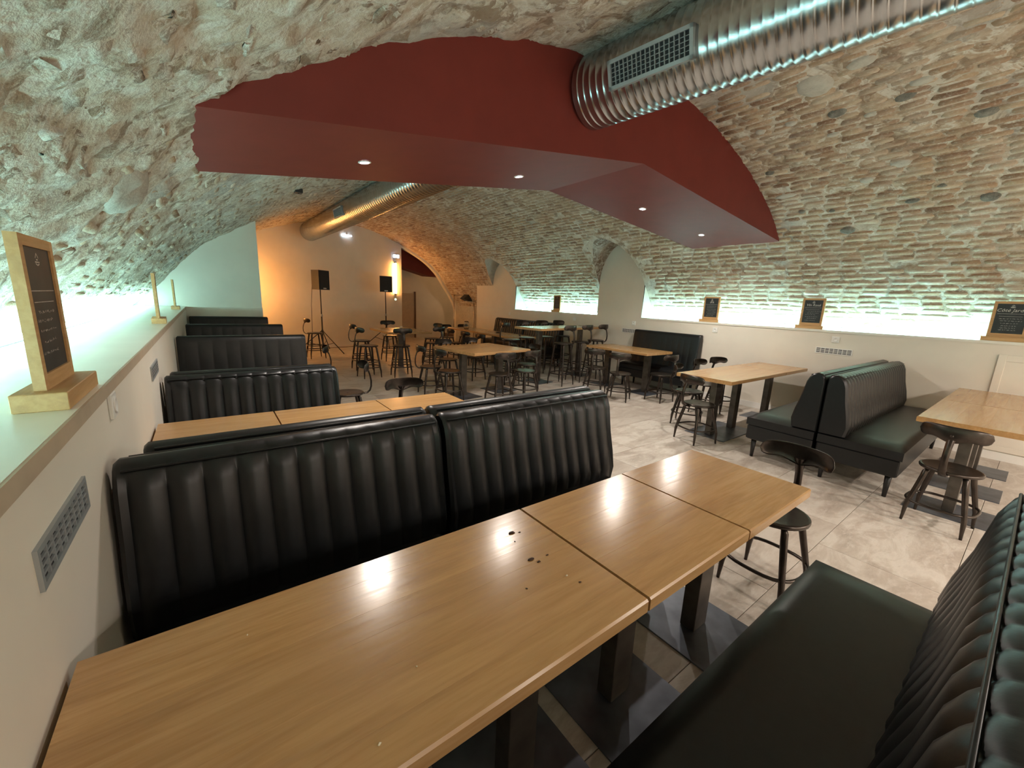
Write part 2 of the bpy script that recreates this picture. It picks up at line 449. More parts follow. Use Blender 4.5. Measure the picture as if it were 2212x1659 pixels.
for kind, g in units:
    ca, cy = (g[0]+g[1])/2, (g[2]+g[3])/2; p = surf(ca, cy); n2 = pnorm(ca)
    sc = seen_size(p, Vector((n2.x, 0, n2.y)), (g[1]-g[0])*(g[3]-g[2]))
    if g[4] < -0.002: sc *= 0.02
    scored.append((sc, kind, g))
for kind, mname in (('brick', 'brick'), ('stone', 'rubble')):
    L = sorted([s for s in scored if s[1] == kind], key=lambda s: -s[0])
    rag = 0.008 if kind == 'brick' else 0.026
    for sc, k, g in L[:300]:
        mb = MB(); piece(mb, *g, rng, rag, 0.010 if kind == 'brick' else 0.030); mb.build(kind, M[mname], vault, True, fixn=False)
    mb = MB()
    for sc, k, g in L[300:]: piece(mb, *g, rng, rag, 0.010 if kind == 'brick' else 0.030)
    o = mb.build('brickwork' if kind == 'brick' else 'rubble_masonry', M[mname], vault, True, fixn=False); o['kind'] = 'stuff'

# grey cement fillings and pale plaster patches on the right haunch (arc by x, then y, half sizes)
def patch(a, y, ra, ry, h, mat, name, sd):
    r = random.Random(sd); mb = MB(); k = 14; rows = []
    amp = [1+r.uniform(-0.28, 0.28) for _ in range(k)]
    amp = [(amp[j-2]+amp[j-1]*2+amp[j]*3+amp[(j+1) % k]*2+amp[(j+2) % k])/9 for j in range(k)]
    for s, hh in ((1.0, -0.004), (0.86, h), (0.5, h*1.3), (0.08, h*1.4)):
        rows.append([surf(a+ra*s*amp[j]*math.cos(2*PI*j/k), y+ry*s*amp[j]*math.sin(2*PI*j/k), hh) for j in range(k)])
    mb.grid(rows, True); mb.f.append(tuple(len(mb.v)-k+j for j in range(k)))
    mb.build(name, M[mat], vault, True, fixn=False)
for i, (x, y, ra, ry) in enumerate(((4.74,1.53,.05,.075),(4.79,1.08,.04,.07),(5.22,.64,.045,.08),(5.41,2.31,.035,.05),(6.12,2.16,.035,.045),(6.15,1.14,.03,.06),(6.21,.6,.055,.075),(6.42,1.73,.06,.09),(6.15,1.85,.025,.04),(6.01,.92,.02,.045))):
    patch(a_at_x(x), y, ra, ry, 0.016, 'cement', 'cement_filling', i)
for i, (x, y, ra, ry) in enumerate(((4.32,1.59,.15,.14),(5.03,1.62,.03,.05),(4.71,1.88,.04,.06),(4.71,2.16,.04,.05),(5.83,2.27,.05,.13),(5.63,1.2,.07,.10),(5.78,1.47,.05,.07),(4.65,.97,.05,.08),(4.23,1.26,.06,.10),(4.89,1.32,.03,.05),(-0.29,3.09,.16,.30),(1.6,1.2,.2,.3))):
    patch(a_at_x(x), y, ra, ry, 0.013, 'plaster', 'plaster_patch', 40+i)

# ------------------------------------------------------------------ floor
mb = MB(); mb.box(-0.6, 9.6, Y0, 17.2, -0.06, -0.006); floor = struct(mb.build('floor', M['grout']), 'floor of worn beige-grey stone tiles')
TX, TY = 1.2, 0.6; tme = MB().cbox(-TX/2+0.0015, TX/2-0.0015, -TY/2+0.0015, TY/2-0.0015, -0.012, 0.0, 0.0012).mesh('floor_tile', M['tile'])
rng = random.Random(3)
j = 0; y = 0.67-0.6*8+TY/2
while y < 17.0:
    off = (0.0, 0.4, 0.8)[j % 3]; x = -0.6+off-TX+0.35
    while x < 9.2:
        if x > -1.1 and (y < 13.4 or x > 4.6): put('floor_tile', tme, floor, (x, y, 0), PI if rng.random() < 0.5 else 0)
        x += TX
    y += TY; j += 1

# ------------------------------------------------------------------ walls
XL = -0.285; ZL = 1.19; YM = 9.0; XM = 0.85
def wall_under_vault(name, x0, x1, yfun, z0, th, mat, n=60):
    """wall whose top follows the vault, standing on z0, along x"""
    mb = MB(); F = []; B = []
    for i in range(n+1):
        x = x0+(x1-x0)*i/n; yy = yfun(x); zt = surf(a_at_x(x), yy).z+0.05
        F.append([(x, yy, z0), (x, yy, zt)]); B.append([(x, yy+th, z0), (x, yy+th, zt)])
    mb.grid(F); mb.grid(B); 
    mb.grid([F[0], B[0]]); mb.grid([F[-1], B[-1]])
    return struct(mb.build(name, mat))
wl = MB(); wl.box(XL-0.15, XL, Y0, 8.95, 0, ZL-0.035); struct(wl.build('wall_left', M['cream']), 'cream half-height wall below the left ledge')
mb = MB(); mb.box(-0.98, XL+0.004, Y0, 8.95, ZL-0.034, ZL)
struct(mb.build('trim_1', M['ledge']), 'pale ledge along the left wall')
mb = MB(); mb.box(XL+0.004, XL+0.010, Y0, 8.945, ZL-0.040, ZL-0.001); struct(mb.build('trim_2', M['ledge_edge']), 'brown front edge of the left ledge')
mb = MB(); mb.box(XL, XM, 8.95, 9.1, 0, ZL); mb.box(XM-0.15, XM, 9.1, 12.3, 0, ZL)
struct(mb.build('wall_niche', M['cream']), 'cream wall below the niche at the far left')
wm = wall_under_vault('wall_left_end', -0.97, XM, lambda x: YM, ZL, 0.05, M['cream'])
mb = MB(); mb.quad((XM, YM, ZL), (XM, 12.3, ZL), (XM, 12.3, 2.95), (XM, YM, 2.95)); struct(mb.build('wall_left_return', M['cream']))
wall_under_vault('wall_back', XM-0.05, 5.25, lambda x: 11.9+(x-0.85)/4.4*1.25, 0, 0.25, M['cream'])
mb = MB(); mb.box(5.0, 5.25, 13.2, 17.0, 0, 3.4); struct(mb.build('wall_corridor', M['cream']))
mb = MB(); mb.box(-1.2, 8.0, Y0-0.1, Y0, 0, 3.6); struct(mb.build('wall_front', M['cream']), 'cream wall behind the viewer')
# right wall with blind arches
mb = MB(); mb.box(XW, XW+0.12, Y0, 11.08, 0, ZR-0.03); mb.box(XW, XW+0.12, 10.2, 11.08, ZR-0.03, ZS+0.05)
for l in LUN:
    ys = [(l[0]+l[1])/2 - (l[1]-l[0])/2*math.cos(PI*i/26) for i in range(27)]
    mb.grid([[(XW, yy, ZR-0.03) for yy in ys], [(XW, yy, ztop(l, yy)+0.02) for yy in ys]])
    for yy in (l[0], l[1]):
        if yy > 10: continue
        top = [prof(a_right_z(z)) for z in (ZS, 1.8, 1.65, 1.5, 1.4, ZR)]
        mb.poly([(XW, yy, ZR)]+[(p.x+0.03, yy, p.y) for p in reversed(top)])
struct(mb.build('wall_right', M['cream']), 'cream right wall rising into blind arches')
k = 3
for (ya, yb) in ((Y0, LUN[0][0]), (LUN[0][1], LUN[1][0]), (LUN[1][1], LUN[2][0])):
    mb = MB(); mb.box(XW-0.012, 7.36, ya, yb, ZR-0.03, ZR); struct(mb.build('trim_%d' % k, M['ledge']), 'pale ledge in a recess of the right wall'); k += 1
mb = MB(); mb.box(7.33, 7.45, 11.08, 13.2, 0, 1.35); struct(mb.build('wall_stone', M['plaster']), 'bare stone wall in the far right corner')
mb = MB(); mb.box(6.9, 7.36, 11.07, 11.10, 0, 1.98); struct(mb.build('wall_stub', M['cream']))
mb = MB(); mb.box(XW-0.014, XW-0.001, Y0, 11.08, 0, 0.09); struct(mb.build('baseboard_right', M['white']))
mb = MB(); mb.box(XL+0.001, XL+0.012, Y0, 8.94, 0, 0.09); struct(mb.build('baseboard_left', M['white']))

# corridor behind the vault mouth
mb = MB(); mb.box(5.25, 9.6, 16.6, 16.75, 0, 3.4); mb.box(9.45, 9.6, 13.2, 16.6, 0, 3.4); struct(mb.build('wall_corridor_end', M['cream']))
mb = MB(); mb.box(5.0, 9.6, 13.2, 16.75, 3.4, 3.5); struct(mb.build('ceiling_corridor', M['cream']))
def curved_wall(name, pts, y, th, mat):
    mb = MB(); mb.extrude([(x, z) for x, z in pts], y, y+th, 'y'); return struct(mb.build(name, mat))
P1 = [(5.25,0),(7.60,0),(7.60,0.55),(7.57,0.9),(7.48,1.24),(7.32,1.42),(7.08,1.60),(6.8,1.88),(6.51,2.16),(6.2,2.37),(5.83,2.60),(5.25,2.85)]
curved_wall('wall_curved', P1, 14.6, 0.25, M['cream'])
mb = MB()
rim = [a_at_x(5.2)+(AL-a_at_x(5.2))*i/24 for i in range(25)]
A = [Vector((prof(q).x, 13.2, prof(q).y)) for q in rim]+[Vector((7.4, 13.2, 0.9)), Vector((7.4, 13.2, 0.0))]
mb.grid([[p for p in A], [p+Vector((-0.05, 0, -0.05)) for p in A], [p+Vector((-0.05, 0.16, -0.05)) for p in A], [p+Vector((0.4, 0.16, 0.4)) for p in A]])
struct(mb.build('trim_7', M['cream']), 'white rim of the vault mouth at the far right')
mb = MB(); mb.box(7.4, 9.6, 13.21, 13.36, 0, 3.4); struct(mb.build('wall_mouth', M['cream']))
mb = MB(); mb.extrude([(5.25,2.62),(6.62,2.30),(7.6,2.30),(7.6,3.4),(5.25,3.4)], 14.0, 14.58, 'y'); struct(mb.build('beam_corridor', M['red']), 'dark red boxed beam in the far corridor')

# ------------------------------------------------------------------ red boxed beams with recessed spots
def beam_z(x): return 2.30+0.48*x/3.3 if x < 3.3 else 2.78-0.31*(x-3.3)/3.3
def make_beam(name, ya, yb, label):
    xs = frange(-0.05, 6.68, 0.06)+[3.3]; xs = sorted(set(xs))
    mb = MB(); F = []; B = []
    for x in xs:
        zb = beam_z(x); zt = max(zb, vz(x)+0.03)
        F.append((zb, zt, x)); B.append((zb, zt, x))
    mb.grid([[(x, ya, b) for b, t_, x in F], [(x, ya, t_) for b, t_, x in F]])
    mb.grid([[(x, yb, b) for b, t_, x in F], [(x, yb, t_) for b, t_, x in F]])
    mb.grid([[(x, ya, b) for b, t_, x in F], [(x, yb, b) for b, t_, x in F]])
    o = mb.build(name, M['red']); return struct(o, label)
make_beam('beam_front', 2.5, 3.79, 'dark red boxed beam with a shallow gable underside')
make_beam('beam_rear', -3.4, -2.3, 'dark red boxed beam behind the viewer')
def spot(x, y, label, watt, col, group, cone=158):
    zb = beam_z(x); sl = math.atan(0.48/3.3) if x < 3.3 else -math.atan(0.31/3.3)
    t = thing('recessed_spotlight', label, 'spotlight', (x, y, zb), 0, group); t.rotation_euler.y = -sl
    MB().lathe([(0.030, -0.001), (0.045, -0.001), (0.046, -0.006), (0.034, -0.008), (0.030, -0.004)], 24, None, False).build('bezel', M['white'], t, True)
    MB().lathe([(0.0005, -0.003), (0.020, -0.0035), (0.031, -0.002)], 20, None, False).build('lens', M['spot'], t, True)
    ld = bpy.data.lights.new('spot_lamp', 'SPOT'); ld.energy = watt; ld.color = col; ld.spot_size = math.radians(cone); ld.spot_blend = 0.8; ld.shadow_soft_size = 0.03
    lo = bpy.data.objects.new('spot_lamp', ld); C.objects.link(lo); lo.parent = t; lo.location = (0, 0, -0.03)
for x, y, lb in ((1.01, 3.20, 'round white recessed spotlight nearest the left end of the red beam'), (2.46, 3.26, 'round white recessed spotlight in the red beam, second from the left'),
                 (4.37, 3.26, 'round white recessed spotlight in the red beam, third from the left'), (5.75, 3.24, 'round white recessed spotlight nearest the right end of the red beam')):
    spot(x, y, lb, SPOT_W, SPOT_C, 'spotlights in the red beam')
for x, lb in ((1.0, 'leftmost'), (2.45, 'second'), (4.4, 'third'), (5.75, 'rightmost')):
    spot(x, -2.85, lb+' round recessed spotlight of the red beam behind the viewer', REAR_W, REAR_C, 'spotlights in the rear beam', 172)

# ------------------------------------------------------------------ ledge LED strips
def led(x0, x1, ya, yb, z, label):
    t = thing('led_strip', label, 'light strip', ((x0+x1)/2, (ya+yb)/2, z), 0, 'led strips on the ledges')
    L = (yb-ya)/2; wd = (x1-x0)/2
    MB().cbox(-wd, wd, -L, L, 0.006, 0.030, 0.005).build('diffuser', M['led'], t)
    MB().box(-wd-0.004, wd+0.004, -L, L, 0.0005, 0.006).build('profile', M['grey_metal'], t)
led(-0.818, -0.792, Y0+0.02, 8.9, ZL, 'glowing mint-white light strip along the back of the left ledge')
led(7.095, 7.121, LUN[0][1]+0.03, LUN[1][0]-0.06, ZR, 'long glowing mint-white light strip behind the three chalkboards at right')
led(7.095, 7.121, LUN[1][1]+0.05, LUN[2][0]-0.06, ZR, 'shorter glowing mint-white light strip in the far right recess')

# ------------------------------------------------------------------ duct
def duct(name, label, ya, yb, xa, xb, z, r, pitch):
    t = thing(name, label, 'duct', (xa, ya, z), math.atan2(-(xb-xa), yb-ya)); L = math.hypot(xb-xa, yb-ya)
    mb = MB(); rows = []; n = int(L/pitch); k = 56
    for i in range(n):
        for u, d in ((0.0, 0), (0.66, 0), (0.74, 0.0032), (0.84, 0.0032), (0.92, 0)):
            yy = (i+u)*L/n; rr = r+d
            rows.append([(rr*math.cos(2*PI*j/k), yy, rr*math.sin(2*PI*j/k)) for j in range(k)])
    rows.append([(r*math.cos(2*PI*j/k), L, r*math.sin(2*PI*j/k)) for j in range(k)])
    mb.grid(rows, True); mb.build('pipe', M['duct'], t, True)
    return t, L
def grille(t, yc, half, ang, r, rows_, cols, name='grille'):
    """air grille lying tangent on the duct at the given angle"""
    g = MB(); 
    Mx = Matrix.Translation((0, yc, 0)) @ Matrix.Rotation(ang, 4, 'Y') @ Matrix.Translation((0, 0, r+0.004))   # local z outwards
    hw = 0.085
    f = MB()
    for (a0, a1, b0, b1) in ((-hw, hw, -half, -half+0.022), (-hw, hw, half-0.022, half), (-hw, -hw+0.022, -half, half), (hw-0.022, hw, -half, half)):
        f.box(a0, a1, b0, b1, -0.05, 0.022, Mx)
    fr = f.build(name, M['grey_metal'], t)
    MB().box(-hw+0.02, hw-0.02, -half+0.02, half-0.02, 0.002, 0.006, Mx).build('backing', M['dark'], fr)
    for i in range(1, cols):
        b = -half+0.022+(2*half-0.044)*i/cols
        MB().box(-hw+0.02, hw-0.02, b-0.002, b+0.002, 0.006, 0.018, Mx).build('slat', M['grey_metal'], fr)
    for i in range(1, rows_):
        b = -hw+0.022+(2*hw-0.044)*i/rows_
        MB().box(b-0.0015, b+0.0015, -half+0.02, half-0.02, 0.006, 0.013, Mx).build('slat', M['grey_metal'], fr)
d1, L1 = duct('ventilation_duct', 'large ribbed galvanised duct with an air grille, in front of the red beam', 2.495, -3.4, 2.56, 3.24, 3.116, 0.246, 0.055)
# in the duct's own frame +y runs towards the viewer side; the grille faces the left wall
grille(d1, 0.62, 0.29, math.radians(107), 0.246, 5, 17)
d2, L2 = duct('ventilation_duct', 'ribbed galvanised duct running under the vault to the back wall', 3.795, 12.25, 2.56, 2.37, 3.10, 0.235, 0.085)
grille(d2, 4.9, 0.27, math.radians(-100), 0.235, 4, 10)
mb = MB(); mb.box(-0.05, 0.05, 0, 8.6, -0.05, 0.05); c_ = mb.build('conduit', M['brown'], None, loc=(2.93, 3.8, 3.32)); c_.rotation_euler.z = math.atan2(0.12, 8.6)
tag(c_, 'brown boxed conduit beside the far duct under the vault', 'conduit')

# ------------------------------------------------------------------ tables
def table(name, label, x0, x1, y0, y1, z=0.75, rz=0.0, along='x', cols=1, group='oak tables', np_=None, plate=True):
    cx, cy = (x0+x1)/2, (y0+y1)/2; L, W = x1-x0, y1-y0
    if along == 'y': L, W = W, L; rz += PI/2
    t = thing(name, label, 'table', (cx, cy, 0), rz, group)
    n = np_ or max(4, round(W/0.09)); wd = W/n; th = 0.042
    rg = random.Random(label)
    cuts = [-W/2]; 
    for i in range(n-1): cuts.append(-W/2+wd*(i+1)+rg.uniform(-0.014, 0.014))
    cuts.append(W/2)
    for i in range(n):
        a, b = cuts[i]-(cuts[i]+cuts[i+1])/2, cuts[i+1]-(cuts[i]+cuts[i+1])/2
        c0 = 0.005 if i == 0 else 0.0003; c1 = 0.005 if i == n-1 else 0.0003
        sec = [(a+c0, -th), (b-c1, -th), (b, -th+c1), (b, -c1), (b-c1, 0), (a+c0, 0), (a, -c0), (a, -th+c0)]
        MB().extrude(sec, -L/2, L/2, 'x').build('plank', M['oak'], t, loc=(0, (cuts[i]+cuts[i+1])/2, z))
    xs = [0.0] if cols == 1 else ([-L*0.27, L*0.10] if cols == 2 else [-L*0.33, L*0.33])
    for q in xs:
        MB().cbox(-0.055, 0.055, -0.035, 0.035, 0.009, z-th-0.006, 0.003).build('column', M['steel'], t, loc=(q, 0, 0))
        MB().cbox(-0.20, 0.20, -0.12, 0.12, z-th-0.006, z-th, 0.001).build('mounting_plate', M['steel'], t, loc=(q, 0, 0))
    if cols == 2:
        c = (xs[0]+xs[1])/2; MB().cbox(-0.42, 0.42, -0.24, 0.24, 0.0, 0.008, 0.001).build('base_plate', M['plate'], t, loc=(c, 0, 0))
    else:
        for q in xs: MB().cbox(-0.21, 0.21, -0.24, 0.24, 0.0, 0.008, 0.001).build('base_plate', M['plate'], t, loc=(q, 0, 0))
    return t
G1 = 'tables pushed together beside the nearest booth'; G2 = 'tables pushed together in the second booth'
table('oak_table', 'long oak table top nearest the viewer, touching the left wall', XL+0.014, 0.862, 0.50, 1.06, cols=3, group=G1)
table('oak_table', 'oak table in the middle of the three nearest ones', 0.872, 1.452, 0.50, 1.06, group=G1)
table('oak_table', 'oak table at the free right end of the nearest row', 1.462, 2.055, 0.50, 1.06, group=G1)
table('oak_table', 'oak table touching the left wall in the second booth', XL+0.014, 0.285, 2.33, 2.89, group=G2)
table('oak_table', 'middle oak table of the second booth row', 0.293, 0.935, 2.33, 2.89, group=G2)
table('oak_table', 'oak table at the free end of the second booth row', 0.943, 1.505, 2.33, 2.89, group=G2)
table('oak_table', 'oak table touching the left wall in the third booth, mostly hidden', XL+0.014, 0.28, 4.13, 4.69)
table('oak_table', 'oak table at the free end of the third booth, mostly hidden', 0.29, 0.86, 4.13, 4.69)
table('oak_table', 'oak table hidden in the fourth booth on the left', XL+0.014, 0.86, 5.93, 6.49, cols=3)
table('oak_table', 'oak table on two steel columns left of the double bench at right', 4.48, 5.98, 1.96, 2.61, cols=2)
table('oak_table', 'smaller oak table between a two-column table and the right wall', 5.99, 6.74, 1.96, 2.61)
table('oak_table', 'oak table cut by the right edge of the picture', 4.43, 5.62, -0.05, 0.51, cols=3)
table('oak_table', 'oak table against the right wall panel, at the picture edge', 5.63, 6.82, -0.05, 0.51)
table('oak_table', 'oak table in front of the black wall bench at right', 5.80, 6.56, 3.95, 5.30, along='y', cols=3)
table('oak_table', 'wide square oak table in the middle of the room', 2.94, 4.15, 4.98, 6.0, rz=0.16, cols=3)
table('oak_table', 'oak table under the orange tube light by the back wall', 2.88, 3.82, 7.92, 9.1, z=0.80)
table('oak_table', 'oak table before the ribbed wall bench, nearer half', 5.22, 5.9, 6.85, 8.36, along='y', cols=3)
table('oak_table', 'oak table before the ribbed wall bench, farther half with a glass jug', 5.25, 5.93, 8.38, 9.9, along='y', cols=3)
table('high_table', 'tall oak bar table on two columns by the right wall', 4.68, 6.76, 5.62, 6.27, rz=0.17, z=1.05, cols=3, group=None)

# ------------------------------------------------------------------ benches
def bench(label, W, loc, rz, top=0.98, flat=False, group='black vinyl benches', ribs=None, seat_front=0.6):
    t = thing('banquette', label, 'bench', loc, rz, group); h = W/2
    D = seat_front
    MB().cbox(-h, h, 0.012, D-0.012, 0.20, 0.352, 0.012).build('base', M['vinyl'], t)
    # seat cushion, a little domed
    mb = MB(); rows = []; nx, ny = 22, 14
    for j in range(ny+1):
        v = j/ny; row = []
        for i in range(nx+1):
            u = i/nx; x = -h+W*u; y = 0.01+(D-0.01)*v
            e = min(1, min(u, 1-u)*W/0.035)*min(1, (1-v)*D/0.035); dome = 0.008*math.sin(PI*u)*math.sin(PI*min(1, v+0.2))
            row.append((x, y, 0.425+0.035*math.sqrt(max(0, 1-(1-e)**2))+dome))
        rows.append(row)
    mb.grid(rows)
    n = (ny+1)*(nx+1)
    per = [rows[0][i] for i in range(nx+1)]+[rows[j][nx] for j in range(1, ny+1)]+[rows[ny][i] for i in range(nx-1, -1, -1)]+[rows[j][0] for j in range(ny-1, 0, -1)]
    mb.grid([[(x, y, 0.352) for x, y, z in per], per], True)
    seat = mb.build('seat_cushion', M['vinyl'], t, True); autosmooth(seat, 50)
    # backrest pad with vertical channels
    if flat: P = [(0.17, 0.44), (0.155, 0.55), (0.13, 0.75), (0.105, top-0.06), (0.10, top-0.02), (0.085, top), (0.012, top), (0.004, top-0.01), (0.004, 0.44)]
    else: P = [(0.205, 0.44), (0.222, 0.52), (0.205, 0.62), (0.175, 0.74), (0.150, top-0.09), (0.132, top-0.045), (0.105, top-0.014), (0.072, top), (0.036, top-0.006), (0.012, top-0.03), (0.004, top-0.08), (0.004, 0.44)]
    nr = ribs or max(4, round(W/0.098)); mb = MB(); rows = []
    marg = 0.05 if flat else 0.03
    cols = []
    for i in range(nr):
        for u in (0.0, 0.06, 0.16, 0.32, 0.5, 0.68, 0.84, 0.94): cols.append((-h+marg+(W-2*marg)*(i+u)/nr, u))
    cols = [(-h, -1), (-h+0.012, -2)]+cols+[(h-marg, 0.0), (h-0.012, -2), (h, -1)]
    amp = 0.006 if flat else 0.019
    for x, u in cols:
        row = []
        for i, (y, z) in enumerate(P):
            b = amp*(1-abs(2*u-1)**2.2) if u >= 0 else amp*0.6
            if i >= (3 if flat else 6) or i == 0: b = amp*0.8
            if u == -1: row.append((x, y*0.86+0.01, z-(0.012 if z > 0.8 else 0)))
            else: row.append((x, y+b-amp*0.8, z))
        rows.append(row)
    mb.grid(rows); mb.poly(list(reversed(rows[0]))); mb.poly(rows[-1])
    bk = mb.build('backrest', M['vinyl'], t); autosmooth(bk, 55)
    if not flat:
        MB().tube([(-h+0.02, 0.119, top-0.024), (h-0.02, 0.119, top-0.024)], 0.0045, 6).build('piping', M['vinyl'], bk, True)
        MB().tube([(-h+0.03, 0.020, top-0.012), (h-0.03, 0.020, top-0.012)], 0.0045, 6).build('piping', M['vinyl'], bk, True)
    for sx in (-1, 1):
        for y in (0.07, D-0.07):
            MB().tube([(sx*(h-0.08), y, 0.205), (sx*(h-0.075), y+0.0, 0.0)], [0.026, 0.015], 10).build('leg', M['black_wood'], t, True)
    return t
GB = 'black banquettes of the left booths'
# nearest bench, seen from above
bench('black banquette in the right foreground, seen from above', 2.32, (0.93, -0.16, 0), 0, group=GB, ribs=24)
B1 = 1.70; B2 = 3.50
bench('black channel-backed banquette behind the nearest table, left unit against the wall', 1.065, (0.265, B1-0.004, 0), PI, group=GB, ribs=11)
bench('black channel-backed banquette behind the nearest table, right unit at the aisle', 1.14, (1.39, B1-0.004, 0), PI, group=GB, ribs=12)
bench('black banquette facing the second booth table, left unit, only its top showing', 1.02, (0.30, B1+0.004, 0), 0, group=GB)
bench('black banquette facing the second booth table, aisle unit, only its top showing', 1.14, (1.40, B1+0.004, 0), 0, group=GB)
bench('black channel-backed banquette behind the second booth table', 1.06, (0.27, B2-0.004, 0), PI, 0.93, group=GB, ribs=11)
bench('black banquette back to back with the second booth one, its top just showing', 1.04, (0.28, B2+0.004, 0), 0, 0.93, group=GB)
GT = 'tall flat-backed banquettes at far left'
bench('tall flat-backed black banquette in the third booth', 1.17, (0.315, 5.31, 0), PI, 1.02, True, GT, 9)
bench('tall flat-backed black banquette in the fourth booth, second from the niche wall', 1.15, (0.33, 7.08, 0), PI, 1.02, True, GT, 9)
bench('farthest tall flat-backed black banquette against the niche wall', 1.16, (0.33, 8.93, 0), PI, 1.03, True, GT, 9)
GR = 'double bench by the right wall'
bench('black banquette of the double bench at right, side facing the two-column table', 2.40, (5.63, 1.134, 0), 0, group=GR, ribs=25)
bench('black banquette of the double bench at right, side nearer the viewer', 2.40, (5.63, 1.126, 0), PI, group=GR, ribs=25)
GW = 'benches along the right wall'
bench('tall flat-backed black bench against the right wall', 1.36, (6.87, 4.27, 0), PI/2, 1.07, True, GW, 11, seat_front=0.5)
bench('ribbed bench along the far right wall, nearer unit behind the bar stools', 1.36, (6.87, 7.72, 0), PI/2, 1.04, group=GW)
bench('ribbed bench along the far right wall, farther unit', 1.36, (6.87, 9.10, 0), PI/2, 1.04, group=GW)

# ------------------------------------------------------------------ stools
def make_stool(h):
    t = thing('stool', 'x', 'stool')
    MB().lathe([(0.0005, h-0.006), (0.05, h-0.006), (0.12, h-0.003), (0.150, h), (0.160, h+0.001), (0.167, h-0.003), (0.169, h-0.010), (0.166, h-0.022), (0.155, h-0.024), (0.15, h-0.014), (0.0005, h-0.012)], 32, None, False).build('seat', M['stool'], t, True)
    MB().lathe([(0.0005, h-0.0045), (0.012, h-0.0045), (0.014, h-0.007)], 12, None, False).build('rivet', M['stool'], t, True)
    sp = 0.215 if h < 0.5 else (0.225 if h < 0.7 else 0.235)
    zk = 0.13
    for k in range(4):
        an = PI/4+k*PI/2; c, s = math.cos(an), math.sin(an)
        pts = [(0.125*c, 0.125*s, h-0.02), (0.148*c, 0.148*s, h-0.05), (0.155*c, 0.155*s, h-0.09), ((sp-0.012)*c, (sp-0.012)*s, zk+0.04), (sp*c, sp*s, zk-0.01), ((sp+0.004)*c, (sp+0.004)*s, 0.05), ((sp+0.008)*c, (sp+0.008)*s, 0.0)]
        MB().tube(pts, [0.012, 0.018, 0.018, 0.016, 0.015, 0.011, 0.009], 8).build('leg', M['stool'], t, True)
    rings = [0.165] if h < 0.5 else ([0.20, 0.30] if h < 0.7 else [0.22, 0.36])
    for z in rings:
        rr = 0.155+(sp-0.012-0.155)*(h-0.09-z)/(h-0.09-zk-0.04)
        pts = []
        for j in range(33):
            an = 2*PI*j/32; k_ = 1-0.10*(0.5-0.5*math.cos(4*(an-PI/4)))
            pts.append((rr*k_*math.cos(an), rr*k_*math.sin(an), z))
        MB().tube(pts, 0.0095, 6, False).build('foot_ring', M['stool'], t, True)
    # spine: flat curved strip behind the seat
    path = [(-0.10, h-0.022), (-0.16, h-0.028), (-0.205, h-0.022), (-0.237, h+0.005), (-0.252, h+0.05), (-0.254, h+0.11), (-0.245, h+0.17), (-0.228, h+0.225), (-0.212, h+0.262)]
    wid = [0.017, 0.020, 0.021, 0.020, 0.019, 0.018, 0.018, 0.020, 0.026]
    mb = MB(); rows = []
    for i, (y, z) in enumerate(path):
        a = path[max(0, i-1)]; b = path[min(len(path)-1, i+1)]; d = math.hypot(b[0]-a[0], b[1]-a[1]); ny, nz = -(b[1]-a[1])/d*0.0045, (b[0]-a[0])/d*0.0045
        rows.append([(-wid[i], y-ny, z-nz), (0, y-ny*2.2, z-nz*2.2), (wid[i], y-ny, z-nz), (wid[i], y+ny, z+nz), (0, y+ny*1.4, z+nz*1.4), (-wid[i], y+ny, z+nz)])
    mb.grid(rows, True); mb.poly(list(reversed(rows[0]))); mb.poly(rows[-1]); mb.build('spine', M['stool'], t, True)
    # backrest: curved kidney-shaped plate
    mb = MB(); F = []; B = []; n = 28
    for i in range(n+1):
        u = -1+2*i/n; x = 0.180*math.sin(u*1.05)/math.sin(1.05); y = -0.222+0.075*(1-math.cos(u*1.15))/(1-math.cos(1.15))
        e = math.sqrt(max(0.0, 1-abs(u)**5.0)); up = 0.052*e+0.001; lo = (0.048+0.014*math.exp(-(u/0.22)**2)-0.012*math.exp(-((abs(u)-0.45)/0.2)**2))*e+0.001
        zc = h+0.283
        ln = [(-1, 0.004), (-0.86, 0), (-0.3, -0.004), (0.3, -0.004), (0.86, 0), (1, 0.004)]
        F.append([(x, y+q+0.003, zc+(s*up if s > 0 else s*lo)) for s, q in ln]); B.append([(x, y+q-0.003, zc+(s*up if s > 0 else s*lo)) for s, q in reversed(ln)])
    mb.grid([f+b for f, b in zip(F, B)], True); mb.poly(list(reversed(F[0]+B[0]))); mb.poly(F[-1]+B[-1]); mb.build('backrest', M['stool'], t, True)
    MB().lathe([(0.0005, 0.006), (0.009, 0.005), (0.012, 0.0)], 12, Matrix.Translation((0, -0.226, h+0.270)) @ Matrix.Rotation(PI/2, 4, 'X'), False).build('rivet', M['stool'], t, True)
    return t
LOW = make_stool(0.45); MID = make_stool(0.60); HIGH = make_stool(0.79)
used = set()
def stool(proto, x, y, dx, dy, label, group):
    o = proto if proto.name not in used else copy_tree(proto)
    used.add(proto.name)
    o.location = (x, y, 0.0); o.rotation_euler.z = math.atan2(-dx, dy); tag(o, label, 'stool', group)
g = 'low metal stools at the booths'
stool(LOW, 2.37, 0.72, -1, 0.05, 'dark metal stool at the end of the nearest oak table', g)
stool(LOW, 1.36, 3.22, 0, -1, 'dark metal stool across the second booth table, backrest showing above it', g)
stool(LOW, 1.17, 4.52, -1, 0.1, 'dark metal stool at the aisle end of the third booth, seen side-on', g)
stool(LOW, 1.12, 6.15, -1, 0.2, 'dark metal stool at the aisle end of the fourth booth, mostly hidden', g)
stool(LOW, 4.25, 0.25, 1, -0.1, 'dark metal stool at the end of the table cut by the right picture edge', 'low metal stools by the right wall')
g = 'low metal stools at the two-column table'
